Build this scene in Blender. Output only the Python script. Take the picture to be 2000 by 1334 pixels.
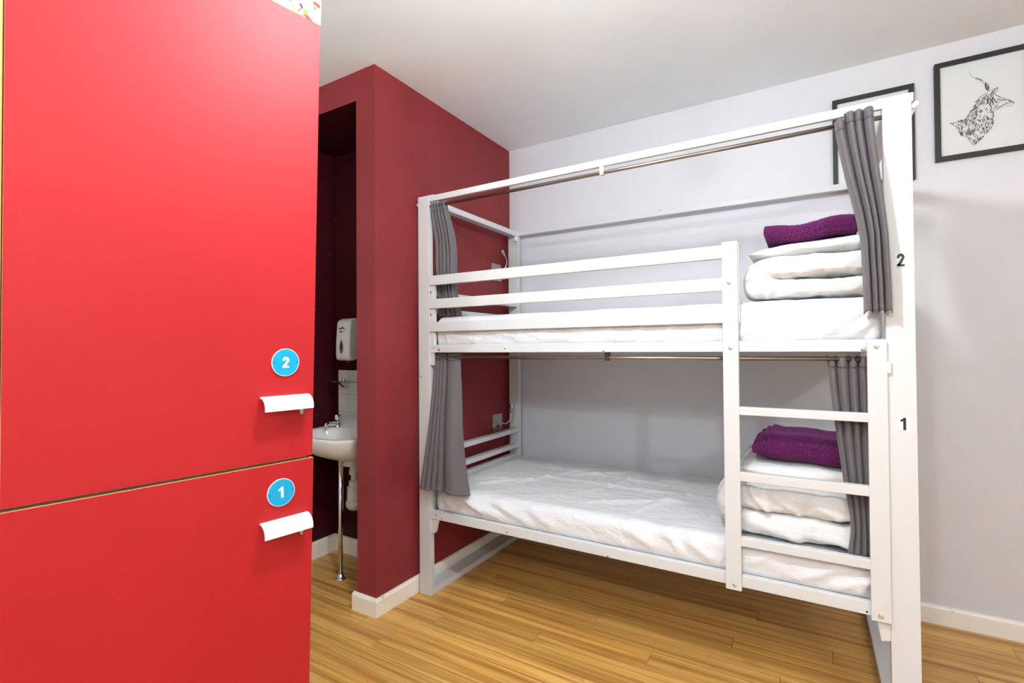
import bpy, bmesh, math, random
from mathutils import Vector, Matrix, noise
random.seed(7)
for o in list(bpy.data.objects): bpy.data.objects.remove(o)
S = bpy.context.scene
COL = S.collection

# ------------------------------------------------------------------ camera
FPX, CAMH = 965.65, 1.2488
YAW, PITCH, ROLL = 0.53996, 0.01323, -0.00724
cy, sy = math.cos(YAW), math.sin(YAW); cp, sp = math.cos(PITCH), math.sin(PITCH); cr, sr = math.cos(ROLL), math.sin(ROLL)
_R = Vector((cy, sy, 0)); _A = Vector((-sy, cy, 0)); _Z = Vector((0, 0, 1))
_F = _A*cp + _Z*sp; _U0 = _Z*cp - _A*sp
_RX = _R*cr + _U0*sr; _UP = _U0*cr - _R*sr
CAM = Vector((0, 0, CAMH))
cd = bpy.data.cameras.new('camera'); cam = bpy.data.objects.new('camera', cd); COL.objects.link(cam)
cd.sensor_fit = 'HORIZONTAL'; cd.sensor_width = 36; cd.lens = FPX*36/2000; cd.clip_start = 0.02
m3 = Matrix((_RX, _UP, -_F)).transposed()
cam.matrix_world = Matrix.Translation(CAM) @ m3.to_4x4()
S.camera = cam
def ray(x, y): return _F + _RX*((x-1000)/FPX) - _UP*((y-667)/FPX)
def at_y(x, y, Y): r = ray(x, y); return CAM + r*(Y/r.y)
def at_x(x, y, X): r = ray(x, y); return CAM + r*(X/r.x)
def at_z(x, y, Zv): r = ray(x, y); return CAM + r*((Zv-CAMH)/r.z)

# ------------------------------------------------------------------ world, lights, exposure
W = bpy.data.worlds.new('world'); S.world = W; W.use_nodes = True
W.node_tree.nodes['Background'].inputs[0].default_value = (0.88, 0.96, 1.04, 1)
W.node_tree.nodes['Background'].inputs[1].default_value = 0.9
S.view_settings.view_transform = 'Standard'; S.view_settings.look = 'None'
S.view_settings.gamma = 1; S.view_settings.use_curve_mapping = False
S.view_settings.exposure = 0.2
ADDED_LAMP_POWER = 58.0
ADDED_LAMPS = [(-0.42, 0.78), (-0.35, -1.0), (1.55, -0.9)]
CEIL = 2.6027
def area(name, loc, rot, power, size, color, shape='DISK', size_y=None):
    l = bpy.data.lights.new(name, 'AREA'); l.energy = power; l.shape = shape; l.size = size; l.color = color; l.spread = math.radians(125)
    if size_y: l.size_y = size_y
    o = bpy.data.objects.new(name, l); COL.objects.link(o); o.location = loc; o.rotation_euler = rot
    return o
# daylight portal in the added, unseen window behind the camera, for soft fill
_p = area('added_window_fill', (0.2, -3.595, 1.55), (math.radians(90), 0, 0), 1, 3.4, (1, 1, 1), 'RECTANGLE', 1.7)
_p.data.cycles.is_portal = True

# ------------------------------------------------------------------ material helpers
def mat(name, color, rough=0.5, metal=0.0, spec=0.5, **k):
    m = bpy.data.materials.new(name); m.use_nodes = True
    b = m.node_tree.nodes['Principled BSDF']
    b.inputs['Base Color'].default_value = (*color, 1); b.inputs['Roughness'].default_value = rough
    b.inputs['Metallic'].default_value = metal; b.inputs['Specular IOR Level'].default_value = spec
    for kk, v in k.items(): b.inputs[kk.replace('_', ' ')].default_value = v
    return m
def N(m, t, **k):
    n = m.node_tree.nodes.new(t)
    for kk, v in k.items():
        if kk in n.inputs: n.inputs[kk].default_value = v
        else: setattr(n, kk, v)
    return n
def L(m, a, b): m.node_tree.links.new(a, b)
def bsdf(m): return m.node_tree.nodes['Principled BSDF']
def coord(m, scale=(1, 1, 1), out='Object'):
    tc = N(m, 'ShaderNodeTexCoord'); mp = N(m, 'ShaderNodeMapping'); mp.inputs['Scale'].default_value = scale
    L(m, tc.outputs[out], mp.inputs['Vector']); return mp.outputs['Vector']
def ramp(m, fac, stops):
    r = N(m, 'ShaderNodeValToRGB'); e = r.color_ramp.elements
    while len(e) > 1: e.remove(e[-1])
    e[0].position, e[0].color = stops[0][0], (*stops[0][1], 1)
    for p, c in stops[1:]:
        q = e.new(p); q.color = (*c, 1)
    L(m, fac, r.inputs['Fac']); return r.outputs['Color']
def noise_tex(m, vec, scale, detail=3, rough=0.55, dist=0.0):
    n = N(m, 'ShaderNodeTexNoise'); n.inputs['Scale'].default_value = scale; n.inputs['Detail'].default_value = detail
    n.inputs['Roughness'].default_value = rough; n.inputs['Distortion'].default_value = dist
    L(m, vec, n.inputs['Vector']); return n.outputs['Fac']
def bump(m, h, strength=0.2, dist=0.01):
    b = N(m, 'ShaderNodeBump'); b.inputs['Strength'].default_value = strength; b.inputs['Distance'].default_value = dist
    L(m, h, b.inputs['Height']); L(m, b.outputs['Normal'], bsdf(m).inputs['Normal'])
def mix(m, f, a, b):
    x = N(m, 'ShaderNodeMix', data_type='RGBA')
    if isinstance(f, float): x.inputs[0].default_value = f
    else: L(m, f, x.inputs[0])
    for s, v in ((6, a), (7, b)):
        if isinstance(v, tuple): x.inputs[s].default_value = (*v, 1)
        else: L(m, v, x.inputs[s])
    return x.outputs[2]

def paint(name, c, rough, var=0.06, chips=False, bumps=0.08, spec=0.5):
    m = mat(name, c, rough, spec=spec); v = coord(m)
    n = noise_tex(m, v, 2.2, 4)
    lo = tuple(x*(1-var) for x in c); hi = tuple(min(1, x*(1+var)) for x in c)
    col = ramp(m, n, [(0.35, lo), (0.65, hi)])
    if chips:
        vo = N(m, 'ShaderNodeTexVoronoi'); vo.inputs['Scale'].default_value = 9; L(m, v, vo.inputs['Vector'])
        f = ramp(m, vo.outputs['Distance'], [(0.0, (1, 1, 1)), (0.022, (1, 1, 1)), (0.03, (0, 0, 0))])
        n2 = noise_tex(m, v, 4.5, 2)
        f2 = ramp(m, n2, [(0.44, (0, 0, 0)), (0.48, (1, 1, 1))])
        mm = N(m, 'ShaderNodeMath', operation='MULTIPLY'); L(m, f, mm.inputs[0]); L(m, f2, mm.inputs[1])
        col = mix(m, mm.outputs[0], col, (0.55, 0.42, 0.38))
    L(m, col, bsdf(m).inputs['Base Color'])
    bump(m, noise_tex(m, v, 160, 2), bumps, 0.002)
    return m
M = {}
M['lilac'] = paint('lilac_wall_paint', (0.69, 0.69, 0.722), 0.55, 0.02)
M['ceiling'] = paint('ceiling_paint', (0.89, 0.925, 0.945), 0.7, 0.02)
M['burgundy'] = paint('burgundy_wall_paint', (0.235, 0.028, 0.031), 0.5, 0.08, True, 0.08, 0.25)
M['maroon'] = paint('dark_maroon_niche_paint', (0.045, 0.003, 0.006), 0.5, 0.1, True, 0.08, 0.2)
M['white_metal'] = mat('white_powder_coated_steel', (0.66, 0.665, 0.668), 0.4, spec=0.3)
M['cap'] = mat('white_plastic_fitting', (0.82, 0.82, 0.82), 0.35)
M['chrome'] = mat('chrome', (0.78, 0.78, 0.80), 0.08, 1.0)
M['steel'] = mat('brushed_steel', (0.50, 0.48, 0.45), 0.28, 1.0)
M['rod'] = mat('dull_steel_rod', (0.33, 0.29, 0.25), 0.3, 1.0)
M['dark'] = mat('dark_hole', (0.02, 0.02, 0.02), 0.6)
M['black_frame'] = mat('black_frame_wood', (0.012, 0.0115, 0.012), 0.5)
M['paper'] = mat('white_drawing_paper', (0.80, 0.79, 0.77), 0.7)
M['ink'] = mat('black_ink', (0.015, 0.015, 0.018), 0.6)
M['ceramic'] = mat('white_glazed_ceramic', (0.84, 0.83, 0.80), 0.08)
M['plastic'] = mat('white_plastic', (0.80, 0.79, 0.76), 0.3)
M['trap_plastic'] = mat('cream_white_plastic', (0.72, 0.68, 0.62), 0.35)
M['tile'] = mat('white_glazed_tile', (0.78, 0.75, 0.70), 0.15)
M['grout'] = mat('old_grout', (0.42, 0.37, 0.31), 0.8)
M['smoke'] = mat('smoked_plastic_window', (0.22, 0.18, 0.14), 0.15)
M['blue'] = mat('blue_engraved_plastic', (0.0, 0.34, 0.60), 0.4)
M['digit_white'] = mat('white_digit', (0.88, 0.88, 0.88), 0.4)
M['digit_black'] = mat('black_digit', (0.02, 0.02, 0.022), 0.5)
M['sticker'] = mat('clear_white_sticker', (0.78, 0.78, 0.79), 0.3)
M['edge'] = mat('yellow_beech_edge_band', (0.62, 0.43, 0.16), 0.45)
M['beige'] = mat('beige_carcass_laminate', (0.50, 0.45, 0.37), 0.5)
M['joint'] = mat('dark_brown_joint', (0.05, 0.025, 0.010), 0.8)
# glass
g = mat('clear_glass', (0.9, 0.97, 0.95), 0.02); bsdf(g).inputs['Transmission Weight'].default_value = 1.0; bsdf(g).inputs['IOR'].default_value = 1.45; M['glass'] = g
# picture glazing: thin sheet, mostly see-through with a mirror-like sheen
g = bpy.data.materials.new('picture_glazing'); g.use_nodes = True; nt = g.node_tree; nt.nodes.remove(nt.nodes['Principled BSDF'])
tr = nt.nodes.new('ShaderNodeBsdfTransparent'); gl = nt.nodes.new('ShaderNodeBsdfGlossy'); gl.inputs['Roughness'].default_value = 0.03
fr = nt.nodes.new('ShaderNodeFresnel'); fr.inputs['IOR'].default_value = 1.45; mx = nt.nodes.new('ShaderNodeMixShader')
nt.links.new(fr.outputs[0], mx.inputs[0]); nt.links.new(tr.outputs[0], mx.inputs[1]); nt.links.new(gl.outputs[0], mx.inputs[2])
nt.links.new(mx.outputs[0], nt.nodes['Material Output'].inputs['Surface']); M['glazing'] = g
# red laminate
m = mat('red_laminate', (0.72, 0.018, 0.026), 0.6, spec=0.38); v = coord(m)
L(m, ramp(m, noise_tex(m, v, 3, 4), [(0.3, (0.385, 0.006, 0.010)), (0.7, (0.415, 0.009, 0.013))]), bsdf(m).inputs['Base Color'])
bump(m, noise_tex(m, v, 260, 2), 0.10, 0.001); M['red'] = m
# baseboard paint with scuffs
m = mat('old_cream_gloss_paint', (0.78, 0.73, 0.62), 0.35); v = coord(m)
n1 = noise_tex(m, v, 14, 6, 0.65)
f = ramp(m, n1, [(0.60, (0, 0, 0)), (0.68, (1, 1, 1))])
L(m, mix(m, f, (0.95, 0.90, 0.80), (0.66, 0.56, 0.42)), bsdf(m).inputs['Base Color']); bump(m, n1, 0.15, 0.004); M['baseboard'] = m
# wood floor
m = mat('golden_oak_laminate', (0.5, 0.28, 0.08), 0.34, spec=0.45)
tc = N(m, 'ShaderNodeTexCoord'); oi = N(m, 'ShaderNodeObjectInfo'); cmb = N(m, 'ShaderNodeCombineXYZ')
ml = N(m, 'ShaderNodeMath', operation='MULTIPLY'); ml.inputs[1].default_value = 37.0; L(m, oi.outputs['Random'], ml.inputs[0])
L(m, ml.outputs[0], cmb.inputs[0]); L(m, ml.outputs[0], cmb.inputs[1])
ad = N(m, 'ShaderNodeVectorMath', operation='ADD'); L(m, tc.outputs['Object'], ad.inputs[0]); L(m, cmb.outputs[0], ad.inputs[1])
mp = N(m, 'ShaderNodeMapping'); mp.inputs['Scale'].default_value = (0.42, 21, 1); L(m, ad.outputs[0], mp.inputs[0])
na = noise_tex(m, mp.outputs[0], 1.6, 6, 0.6, 0.6)
mp2 = N(m, 'ShaderNodeMapping'); mp2.inputs['Scale'].default_value = (2.5, 120, 1); L(m, ad.outputs[0], mp2.inputs[0])
nb = noise_tex(m, mp2.outputs[0], 1.5, 3)
c1 = ramp(m, na, [(0.26, (0.34, 0.130, 0.030)), (0.40, (0.52, 0.245, 0.056)), (0.50, (0.66, 0.350, 0.084)), (0.62, (0.80, 0.475, 0.132)), (0.78, (0.56, 0.28, 0.064))])
c2 = ramp(m, nb, [(0.3, (0.62, 0.62, 0.62)), (0.55, (1, 1, 1))])
mu = N(m, 'ShaderNodeMix', data_type='RGBA', blend_type='MULTIPLY'); mu.inputs[0].default_value = 0.75
L(m, c1, mu.inputs[6]); L(m, c2, mu.inputs[7])
hs = N(m, 'ShaderNodeHueSaturation'); L(m, mu.outputs[2], hs.inputs['Color'])
mr = N(m, 'ShaderNodeMapRange'); mr.inputs['To Min'].default_value = 0.88; mr.inputs['To Max'].default_value = 1.12
L(m, oi.outputs['Random'], mr.inputs['Value']); L(m, mr.outputs[0], hs.inputs['Value'])
L(m, hs.outputs[0], bsdf(m).inputs['Base Color']); bump(m, nb, 0.06, 0.002); M['wood'] = m
# fabrics
def fabric(name, c, rough=0.85, scale=900, st=0.12, sheen=0.2, wr=None):
    m = mat(name, c, rough, spec=0.2); v = coord(m)
    bsdf(m).inputs['Sheen Weight'].default_value = sheen
    h = noise_tex(m, v, scale, 2)
    if wr:
        h2 = noise_tex(m, v, wr, 4, 0.5, 1.2)
        ma = N(m, 'ShaderNodeMath', operation='MULTIPLY_ADD'); L(m, h2, ma.inputs[0]); ma.inputs[1].default_value = 30.0; L(m, h, ma.inputs[2]); h = ma.outputs[0]
    bump(m, h, st, 0.002); return m
M['sheet'] = fabric('white_cotton_sheet', (0.75, 0.757, 0.78), 0.8, 700, 0.3, 0.1, 9)
M['duvet'] = fabric('white_cotton_duvet', (0.745, 0.742, 0.735), 0.85, 700, 0.2, 0.15, 12)
M['curtain'] = fabric('charcoal_grey_satin_curtain', (0.128, 0.115, 0.121), 0.72, 800, 0.08, 0.15)
bsdf(M['curtain']).inputs['Specular IOR Level'].default_value = 0.25
m = mat('purple_terry', (0.085, 0.008, 0.075), 0.95, spec=0.1); v = coord(m)
bsdf(m).inputs['Sheen Weight'].default_value = 0.35; bsdf(m).inputs['Sheen Tint'].default_value = (0.5, 0.15, 0.45, 1)
nn = noise_tex(m, v, 210, 3, 0.75)
L(m, ramp(m, nn, [(0.35, (0.040, 0.005, 0.034)), (0.64, (0.150, 0.024, 0.118))]), bsdf(m).inputs['Base Color']); bump(m, nn, 0.9, 0.004); M['towel'] = m
# printed food pattern
m = mat('printed_food_picture', (0.8, 0.7, 0.5), 0.85, spec=0.1); v = coord(m)
vo = N(m, 'ShaderNodeTexVoronoi'); vo.inputs['Scale'].default_value = 75; L(m, v, vo.inputs['Vector'])
sx = N(m, 'ShaderNodeSeparateColor'); L(m, vo.outputs['Color'], sx.inputs[0])
cc = ramp(m, sx.outputs[0], [(0.0, (0.50, 0.51, 0.48)), (0.25, (0.48, 0.40, 0.22)), (0.45, (0.42, 0.22, 0.06)), (0.6, (0.30, 0.03, 0.02)), (0.72, (0.50, 0.48, 0.42)), (0.84, (0.16, 0.22, 0.06)), (0.94, (0.05, 0.01, 0.02))])
nz = noise_tex(m, v, 17, 2)
L(m, mix(m, ramp(m, nz, [(0.50, (0, 0, 0)), (0.58, (1, 1, 1))]), cc, (0.52, 0.53, 0.52)), bsdf(m).inputs['Base Color']); M['food'] = m
m = mat('added_globe_glow', (1, 1, 1), 0.3); bsdf(m).inputs['Emission Color'].default_value = (0.92, 0.985, 1.03, 1); bsdf(m).inputs['Emission Strength'].default_value = ADDED_LAMP_POWER/(4*math.pi**2*0.055**2); M['lens'] = m

# ------------------------------------------------------------------ mesh helpers
def bm_new(): return bmesh.new()
def box(x0, x1, y0, y1, z0, z1, bev=0.0, bm=None, seg=2):
    b = bmesh.new(); r = bmesh.ops.create_cube(b, size=1)
    for v in b.verts:
        v.co = Vector((x0+(v.co.x+.5)*(x1-x0), y0+(v.co.y+.5)*(y1-y0), z0+(v.co.z+.5)*(z1-z0)))
    if bev: bmesh.ops.bevel(b, geom=list(b.edges), offset=bev, segments=seg, profile=0.5, affect='EDGES')
    if bm is None: return b
    merge(bm, b); return bm
def merge(dst, src):
    me = bpy.data.meshes.new('tmp'); src.to_mesh(me); src.free(); dst.from_mesh(me); bpy.data.meshes.remove(me)
def obj(name, bm, m, parent=None, smooth=False, origin=None):
    if isinstance(bm, bmesh.types.BMesh):
        bmesh.ops.recalc_face_normals(bm, faces=bm.faces)
        me = bpy.data.meshes.new(name); bm.to_mesh(me); bm.free()
    else: me = bm
    for q in (m if isinstance(m, (list, tuple)) else [m]):
        if q is not None: me.materials.append(M[q] if isinstance(q, str) else q)
    if smooth:
        for p in me.polygons: p.use_smooth = True
    o = bpy.data.objects.new(name, me); COL.objects.link(o)
    if parent is not None:
        o.parent = parent
        if parent.type == 'EMPTY': o.location = -parent.location
    return o
def smooth_angle(o, ang=40):
    # sharp edges above the angle, smooth shading elsewhere
    b = bmesh.new(); b.from_mesh(o.data)
    for f in b.faces: f.smooth = True
    for e in b.edges:
        e.smooth = not (len(e.link_faces) == 2 and e.calc_face_angle(0) > math.radians(ang))
    b.to_mesh(o.data); b.free(); return o
def thing(name, label, cat, loc=(0, 0, 0), group=None):
    o = bpy.data.objects.new(name, None); COL.objects.link(o); o.location = loc; o.empty_display_size = 0.05
    tag(o, label, cat, group); return o
def tag(o, label, cat, group=None):
    o['label'] = label; o['category'] = cat
    if group: o['group'] = group
    return o
def struct(o, label=None):
    o['kind'] = 'structure'
    if label: o['label'] = label
    return o
def tube(pts, r, seg=12, bm=None, cap=True):
    b = bm or bmesh.new(); rings = []
    P = [Vector(p) for p in pts]; rr = r if isinstance(r, (list, tuple)) else [r]*len(P)
    up = None
    for i, p in enumerate(P):
        t = (P[min(i+1, len(P)-1)] - P[max(i-1, 0)]).normalized()
        if up is None:
            a = Vector((0, 0, 1)) if abs(t.z) < 0.9 else Vector((1, 0, 0)); up = (a - t*a.dot(t)).normalized()
        else: up = (up - t*up.dot(t)).normalized()
        s = t.cross(up)
        rings.append([b.verts.new(p + (up*math.cos(k*2*math.pi/seg) + s*math.sin(k*2*math.pi/seg))*rr[i]) for k in range(seg)])
    for a, c in zip(rings, rings[1:]):
        for k in range(seg): b.faces.new((a[k], a[(k+1) % seg], c[(k+1) % seg], c[k]))
    if cap: b.faces.new(rings[0][::-1]); b.faces.new(rings[-1])
    return b
def lathe(cx, cy_, prof, seg=24, bm=None):
    b = bm or bmesh.new(); rings = []
    for r, z in prof:
        rings.append([b.verts.new((cx+r*math.cos(k*2*math.pi/seg), cy_+r*math.sin(k*2*math.pi/seg), z)) for k in range(seg)])
    for a, c in zip(rings, rings[1:]):
        for k in range(seg): b.faces.new((a[k], a[(k+1) % seg], c[(k+1) % seg], c[k]))
    b.faces.new(rings[0][::-1]); b.faces.new(rings[-1]); return b
def grid_mesh(rows, closed_u=False, bm=None, caps=False):
    b = bm or bmesh.new(); R = [[b.verts.new(p) for p in r] for r in rows]
    for a, c in zip(R, R[1:]):
        n = len(a)
        for k in range(n if closed_u else n-1): b.faces.new((a[k], a[(k+1) % n], c[(k+1) % n], c[k]))
    if caps: b.faces.new(R[0][::-1]); b.faces.new(R[-1])
    return b
def prism(poly, fn, h, bm=None):
    """extrude a 2D outline; fn(u, v, w) -> 3D point, w = depth 0..h"""
    b = bm or bmesh.new()
    A = [b.verts.new(fn(u, v, 0)) for u, v in poly]; B = [b.verts.new(fn(u, v, h)) for u, v in poly]
    n = len(A); b.faces.new(A[::-1]); b.faces.new(B)
    for k in range(n): b.faces.new((A[k], A[(k+1) % n], B[(k+1) % n], B[k]))
    return b
def stroke2d(pts, w):
    """thick poly-line as quads outline pieces: returns list of quads (2D)"""
    q = []
    P = [Vector(p) for p in pts]; Ls = []; Rs = []
    ww = w if isinstance(w, (list, tuple)) else [w]*len(P)
    for i, p in enumerate(P):
        t = (P[min(i+1, len(P)-1)] - P[max(i-1, 0)])
        t = t.normalized() if t.length > 1e-9 else Vector((1, 0))
        n = Vector((-t.y, t.x)); Ls.append(p+n*ww[i]/2); Rs.append(p-n*ww[i]/2)
    for i in range(len(P)-1): q.append((Ls[i], Ls[i+1], Rs[i+1], Rs[i]))
    return q
def digit_quads(d):
    """bold digit in a box 0..0.62 x 0..1"""
    q = []
    if d == 1:
        q.append(((0.27, 0), (0.27, 1), (0.5, 1), (0.5, 0)))
        q.append(((0.05, 0.66), (0.05, 0.84), (0.27, 0.92), (0.27, 0.74))); q.append(((0.27, .86), (0.36, 1.0), (0.4, 1.0), (0.4, .8)))
    else:
        arc = [(0.12, 0.66)] + [(0.31+0.20*math.cos(a), 0.71+0.19*math.sin(a)) for a in [math.radians(x) for x in range(165, -50, -15)]] + [(0.33, 0.36), (0.15, 0.12)]
        q += stroke2d(arc, 0.22)
        q.append(((0.0, 0), (0.0, 0.17), (0.62, 0.17), (0.62, 0)))
        q.append(((0.0, 0.1), (0.06, 0.22), (0.25, 0.22), (0.25, 0.1)))
    return q

# ------------------------------------------------------------------ room shell
XP0, XP1, YP, YW = -1.876, -1.7503, 1.6677, 2.9005
XL, YN, XR, YF = -2.555, 2.095, 2.45, -3.6
HZ = 2.46
fl = struct(obj('floor', box(XL-.1, XR+.1, YF-.1, YW+.1, -0.10, -0.006), 'joint'))
PW = 0.096
plank_cache = {}
def plank(x0, x1, y0, y1):
    key = (round(x1-x0, 3), round(y1-y0, 3))
    if key not in plank_cache:
        g_ = 0.0007
        b = box(-key[0]/2+g_, key[0]/2-g_, -key[1]/2+g_, key[1]/2-g_, -0.008, 0.0, 0.0007, seg=1)
        bmesh.ops.recalc_face_normals(b, faces=b.faces)
        me = bpy.data.meshes.new('plank'); b.to_mesh(me); b.free(); me.materials.append(M['wood']); plank_cache[key] = me
    o = bpy.data.objects.new('plank', plank_cache[key]); COL.objects.link(o); o.parent = fl
    o.location = ((x0+x1)/2, (y0+y1)/2, 0)
row0 = 1.460 - PW*36
rows = int((YW-row0)/PW)+1
PL = 1.2
for r in range(rows):
    y0 = row0 + r*PW; y1 = min(y0+PW, YW)
    if y0 < -1.33: continue
    if y1-y0 < 0.01: continue
    j = {36: -1.596, 37: -1.778, 35: -1.786+1.05, 44: -0.29}.get(r, XL + PL*((r*0.3819) % 1.0))
    xs = [XL]; x = j
    while x > XL+0.15: x -= PL
    x += PL
    while x < XR-0.15:
        if x - xs[-1] > 0.1: xs.append(x)
        x += PL
    xs.append(XR)
    for a, b_ in zip(xs, xs[1:]): plank(a, b_, y0, y1)
b = bm_new(); y = row0 - PW*60
while y < YF: y += PW
k = 0
while y < -1.335:
    xs = [XL] + [XL + 1.2*((k*.38) % 1) + .2 + 1.2*i for i in range(4)] + [XR]; k += 1
    for a, c in zip(xs, xs[1:]):
        if c > a: box(a+.0005, min(c, XR)-.0005, y+.0005, y+PW-.0005, -.008, 0, 0, b)
    y += PW
o = obj('plank_field', b, 'wood', fl); o['kind'] = 'stuff'; o['label'] = 'more golden floor planks'
struct(obj('ceiling', box(XL-.1, XR+.1, YF-.1, YW+.1, CEIL, CEIL+.1), 'ceiling'))
struct(obj('wall_back', box(XP1-.12, XR+.1, YW, YW+.1, 0, CEIL), 'lilac'))
struct(obj('wall_right', box(XR, XR+.1, YF-.1, YW, 0, CEIL), 'lilac'))
struct(obj('wall_left', box(XL-.1, XL, YF-.1, YP, 0, CEIL), 'lilac'))
# wall behind the camera, with an opening for the added fill window
b = bm_new(); wx0, wx1, wz0, wz1 = -1.5, 1.9, 0.70, 2.40
box(XL, wx0, YF-.1, YF, 0, CEIL, 0, b); box(wx1, XR, YF-.1, YF, 0, CEIL, 0, b)
box(wx0, wx1, YF-.1, YF, 0, wz0, 0, b); box(wx0, wx1, YF-.1, YF, wz1, CEIL, 0, b)
struct(obj('wall_front', b, 'lilac'))
b = bm_new()
for x in (wx0, (wx0+wx1)/2-.02, wx1-.05): box(x, x+.05, YF-.09, YF-.04, wz0, wz1, 0, b)
box(wx0, wx1, YF-.09, YF-.04, wz0, wz0+.05, 0, b); box(wx0, wx1, YF-.09, YF-.04, wz1-.05, wz1, 0, b)
struct(obj('window_added', b, 'cap'))
# burgundy partition and the basin niche
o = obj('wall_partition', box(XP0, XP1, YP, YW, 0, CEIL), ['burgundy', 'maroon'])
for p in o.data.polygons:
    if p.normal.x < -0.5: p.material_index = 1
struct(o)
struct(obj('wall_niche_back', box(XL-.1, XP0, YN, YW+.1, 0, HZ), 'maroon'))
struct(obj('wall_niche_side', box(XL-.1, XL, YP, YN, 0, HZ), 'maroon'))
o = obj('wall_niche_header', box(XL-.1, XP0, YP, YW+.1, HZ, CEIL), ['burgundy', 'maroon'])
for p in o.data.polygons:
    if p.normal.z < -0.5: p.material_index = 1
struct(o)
# baseboards: flat board with a rounded top lip
def baseboard(name, a, b_, n, h=0.0815, t=0.018):
    a, b_, n = Vector(a), Vector(b_), Vector(n)
    prof = [(0, 0), (t, 0), (t, h-.012), (t*.8, h-.004), (t*.45, h), (0, h)]
    bb = bm_new(); A = [bb.verts.new(a + n*u + Vector((0, 0, z))) for u, z in prof]; B = [bb.verts.new(b_ + n*u + Vector((0, 0, z))) for u, z in prof]
    k = len(prof); bb.faces.new(A); bb.faces.new(B[::-1])
    for i in range(k): bb.faces.new((A[i], A[(i+1) % k], B[(i+1) % k], B[i]))
    return struct(obj(name, bb, 'baseboard'))
baseboard('baseboard_back', (XP1, YW, 0), (XR, YW, 0), (0, -1, 0))
baseboard('baseboard_partition', (XP1, YP-.018, 0), (XP1, YW, 0), (1, 0, 0))
baseboard('baseboard_partition_end', (XP0-.02, YP, 0), (XP1+.0005, YP, 0), (0, -1, 0))
baseboard('baseboard_niche_back', (XL, YN, 0), (XP0, YN, 0), (0, -1, 0), 0.10)
baseboard('baseboard_niche_side', (XL, YP, 0), (XL, YN, 0), (1, 0, 0), 0.10)
baseboard('baseboard_left', (XL, YF, 0), (XL, YP, 0), (1, 0, 0))
baseboard('baseboard_right', (XR, YF, 0), (XR, YW, 0), (-1, 0, 0))
# unseen globe lamps, hanging shape added to brighten the ceiling
GR, GD = 0.055, 0.34
for i, (x, y) in enumerate(ADDED_LAMPS):
    t = thing('added_globe_lamp', 'glowing white globe lamp, unseen, added to brighten the ceiling', 'lamp', (x, y, CEIL), 'added unseen globe lamps')
    obj('ceiling_rose', lathe(x, y, [(.055, CEIL+.001), (.055, CEIL-.012), (.045, CEIL-.022), (.012, CEIL-.026)], 24), 'cap', t, True)
    obj('stem', lathe(x, y, [(.009, CEIL-.02), (.009, CEIL-GD+GR-.004)], 12), 'cap', t, True)
    obj('globe', lathe(x, y, [(max(.002, GR*math.sin(math.pi*k/16)), CEIL-GD-GR*math.cos(math.pi*k/16)) for k in range(17)], 32), 'lens', t, True)

# ------------------------------------------------------------------ locker
PHI, LX, LY, SH, LW, LH, SEAM = math.radians(9.55), -1.0398, 0.762, 0.040, 0.51, 2.0, 0.996
LU = Vector((-math.sin(PHI), -math.cos(PHI), 0)); LN = Vector((math.cos(PHI), -math.sin(PHI), 0))
L0 = Vector((LX, LY, 0))
def lk(t, n, z): return L0 + LU*t + LN*(n + SH*z) + Vector((0, 0, z))
def lkbox(t0, t1, n0, n1, z0, z1, bev=0.0, bm=None):
    b = box(t0, t1, n0, n1, z0, z1, bev)
    for v in b.verts: v.co = lk(v.co.x, v.co.y, v.co.z)
    if bm is None: return b
    merge(bm, b); return bm
locker = thing('locker', 'tall red two-door locker with white pull handles and blue number discs', 'locker', L0 + LN*-.3)
D_T = 0.018
b = bm_new()
for t0, t1 in ((0.004, 0.020), (LW+.012, LW+.028)): lkbox(t0, t1, -.60, -.021, 0.0, LH-.001, 0, b)
lkbox(0.020, LW+.012, -.60, -.585, 0.0, LH-.001, 0, b)
for z in (0.0, SEAM-.006, LH-.019): lkbox(0.020, LW+.012, -.585, -.021, z, z+.018, 0, b)
obj('carcass', b, 'beige', locker)
obj('edge_strip', lkbox(LW+.0012, LW+.0105, -.022, -.003, 0.004, LH, .001), 'edge', locker)['label'] = 'yellow wooden edge strip'
obj('frame_stile', lkbox(LW+.0105, LW+.07, -.030, -.006, 0.0, LH), 'beige', locker)
def door(z0, z1, dt):
    b = lkbox(dt, LW, -D_T, 0, z0, z1, 0.0008)
    o = obj('door', b, ['red', 'edge'], locker)
    ln3 = LN
    for p in o.data.polygons:
        if abs(p.normal.dot(LN)) < 0.7: p.material_index = 1
    return o
d_up = door(SEAM+.006, LH, 0.0); d_lo = door(0.012, SEAM, -0.003)
d_up['label'] = 'upper red locker door'; d_lo['label'] = 'lower red locker door'
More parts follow.
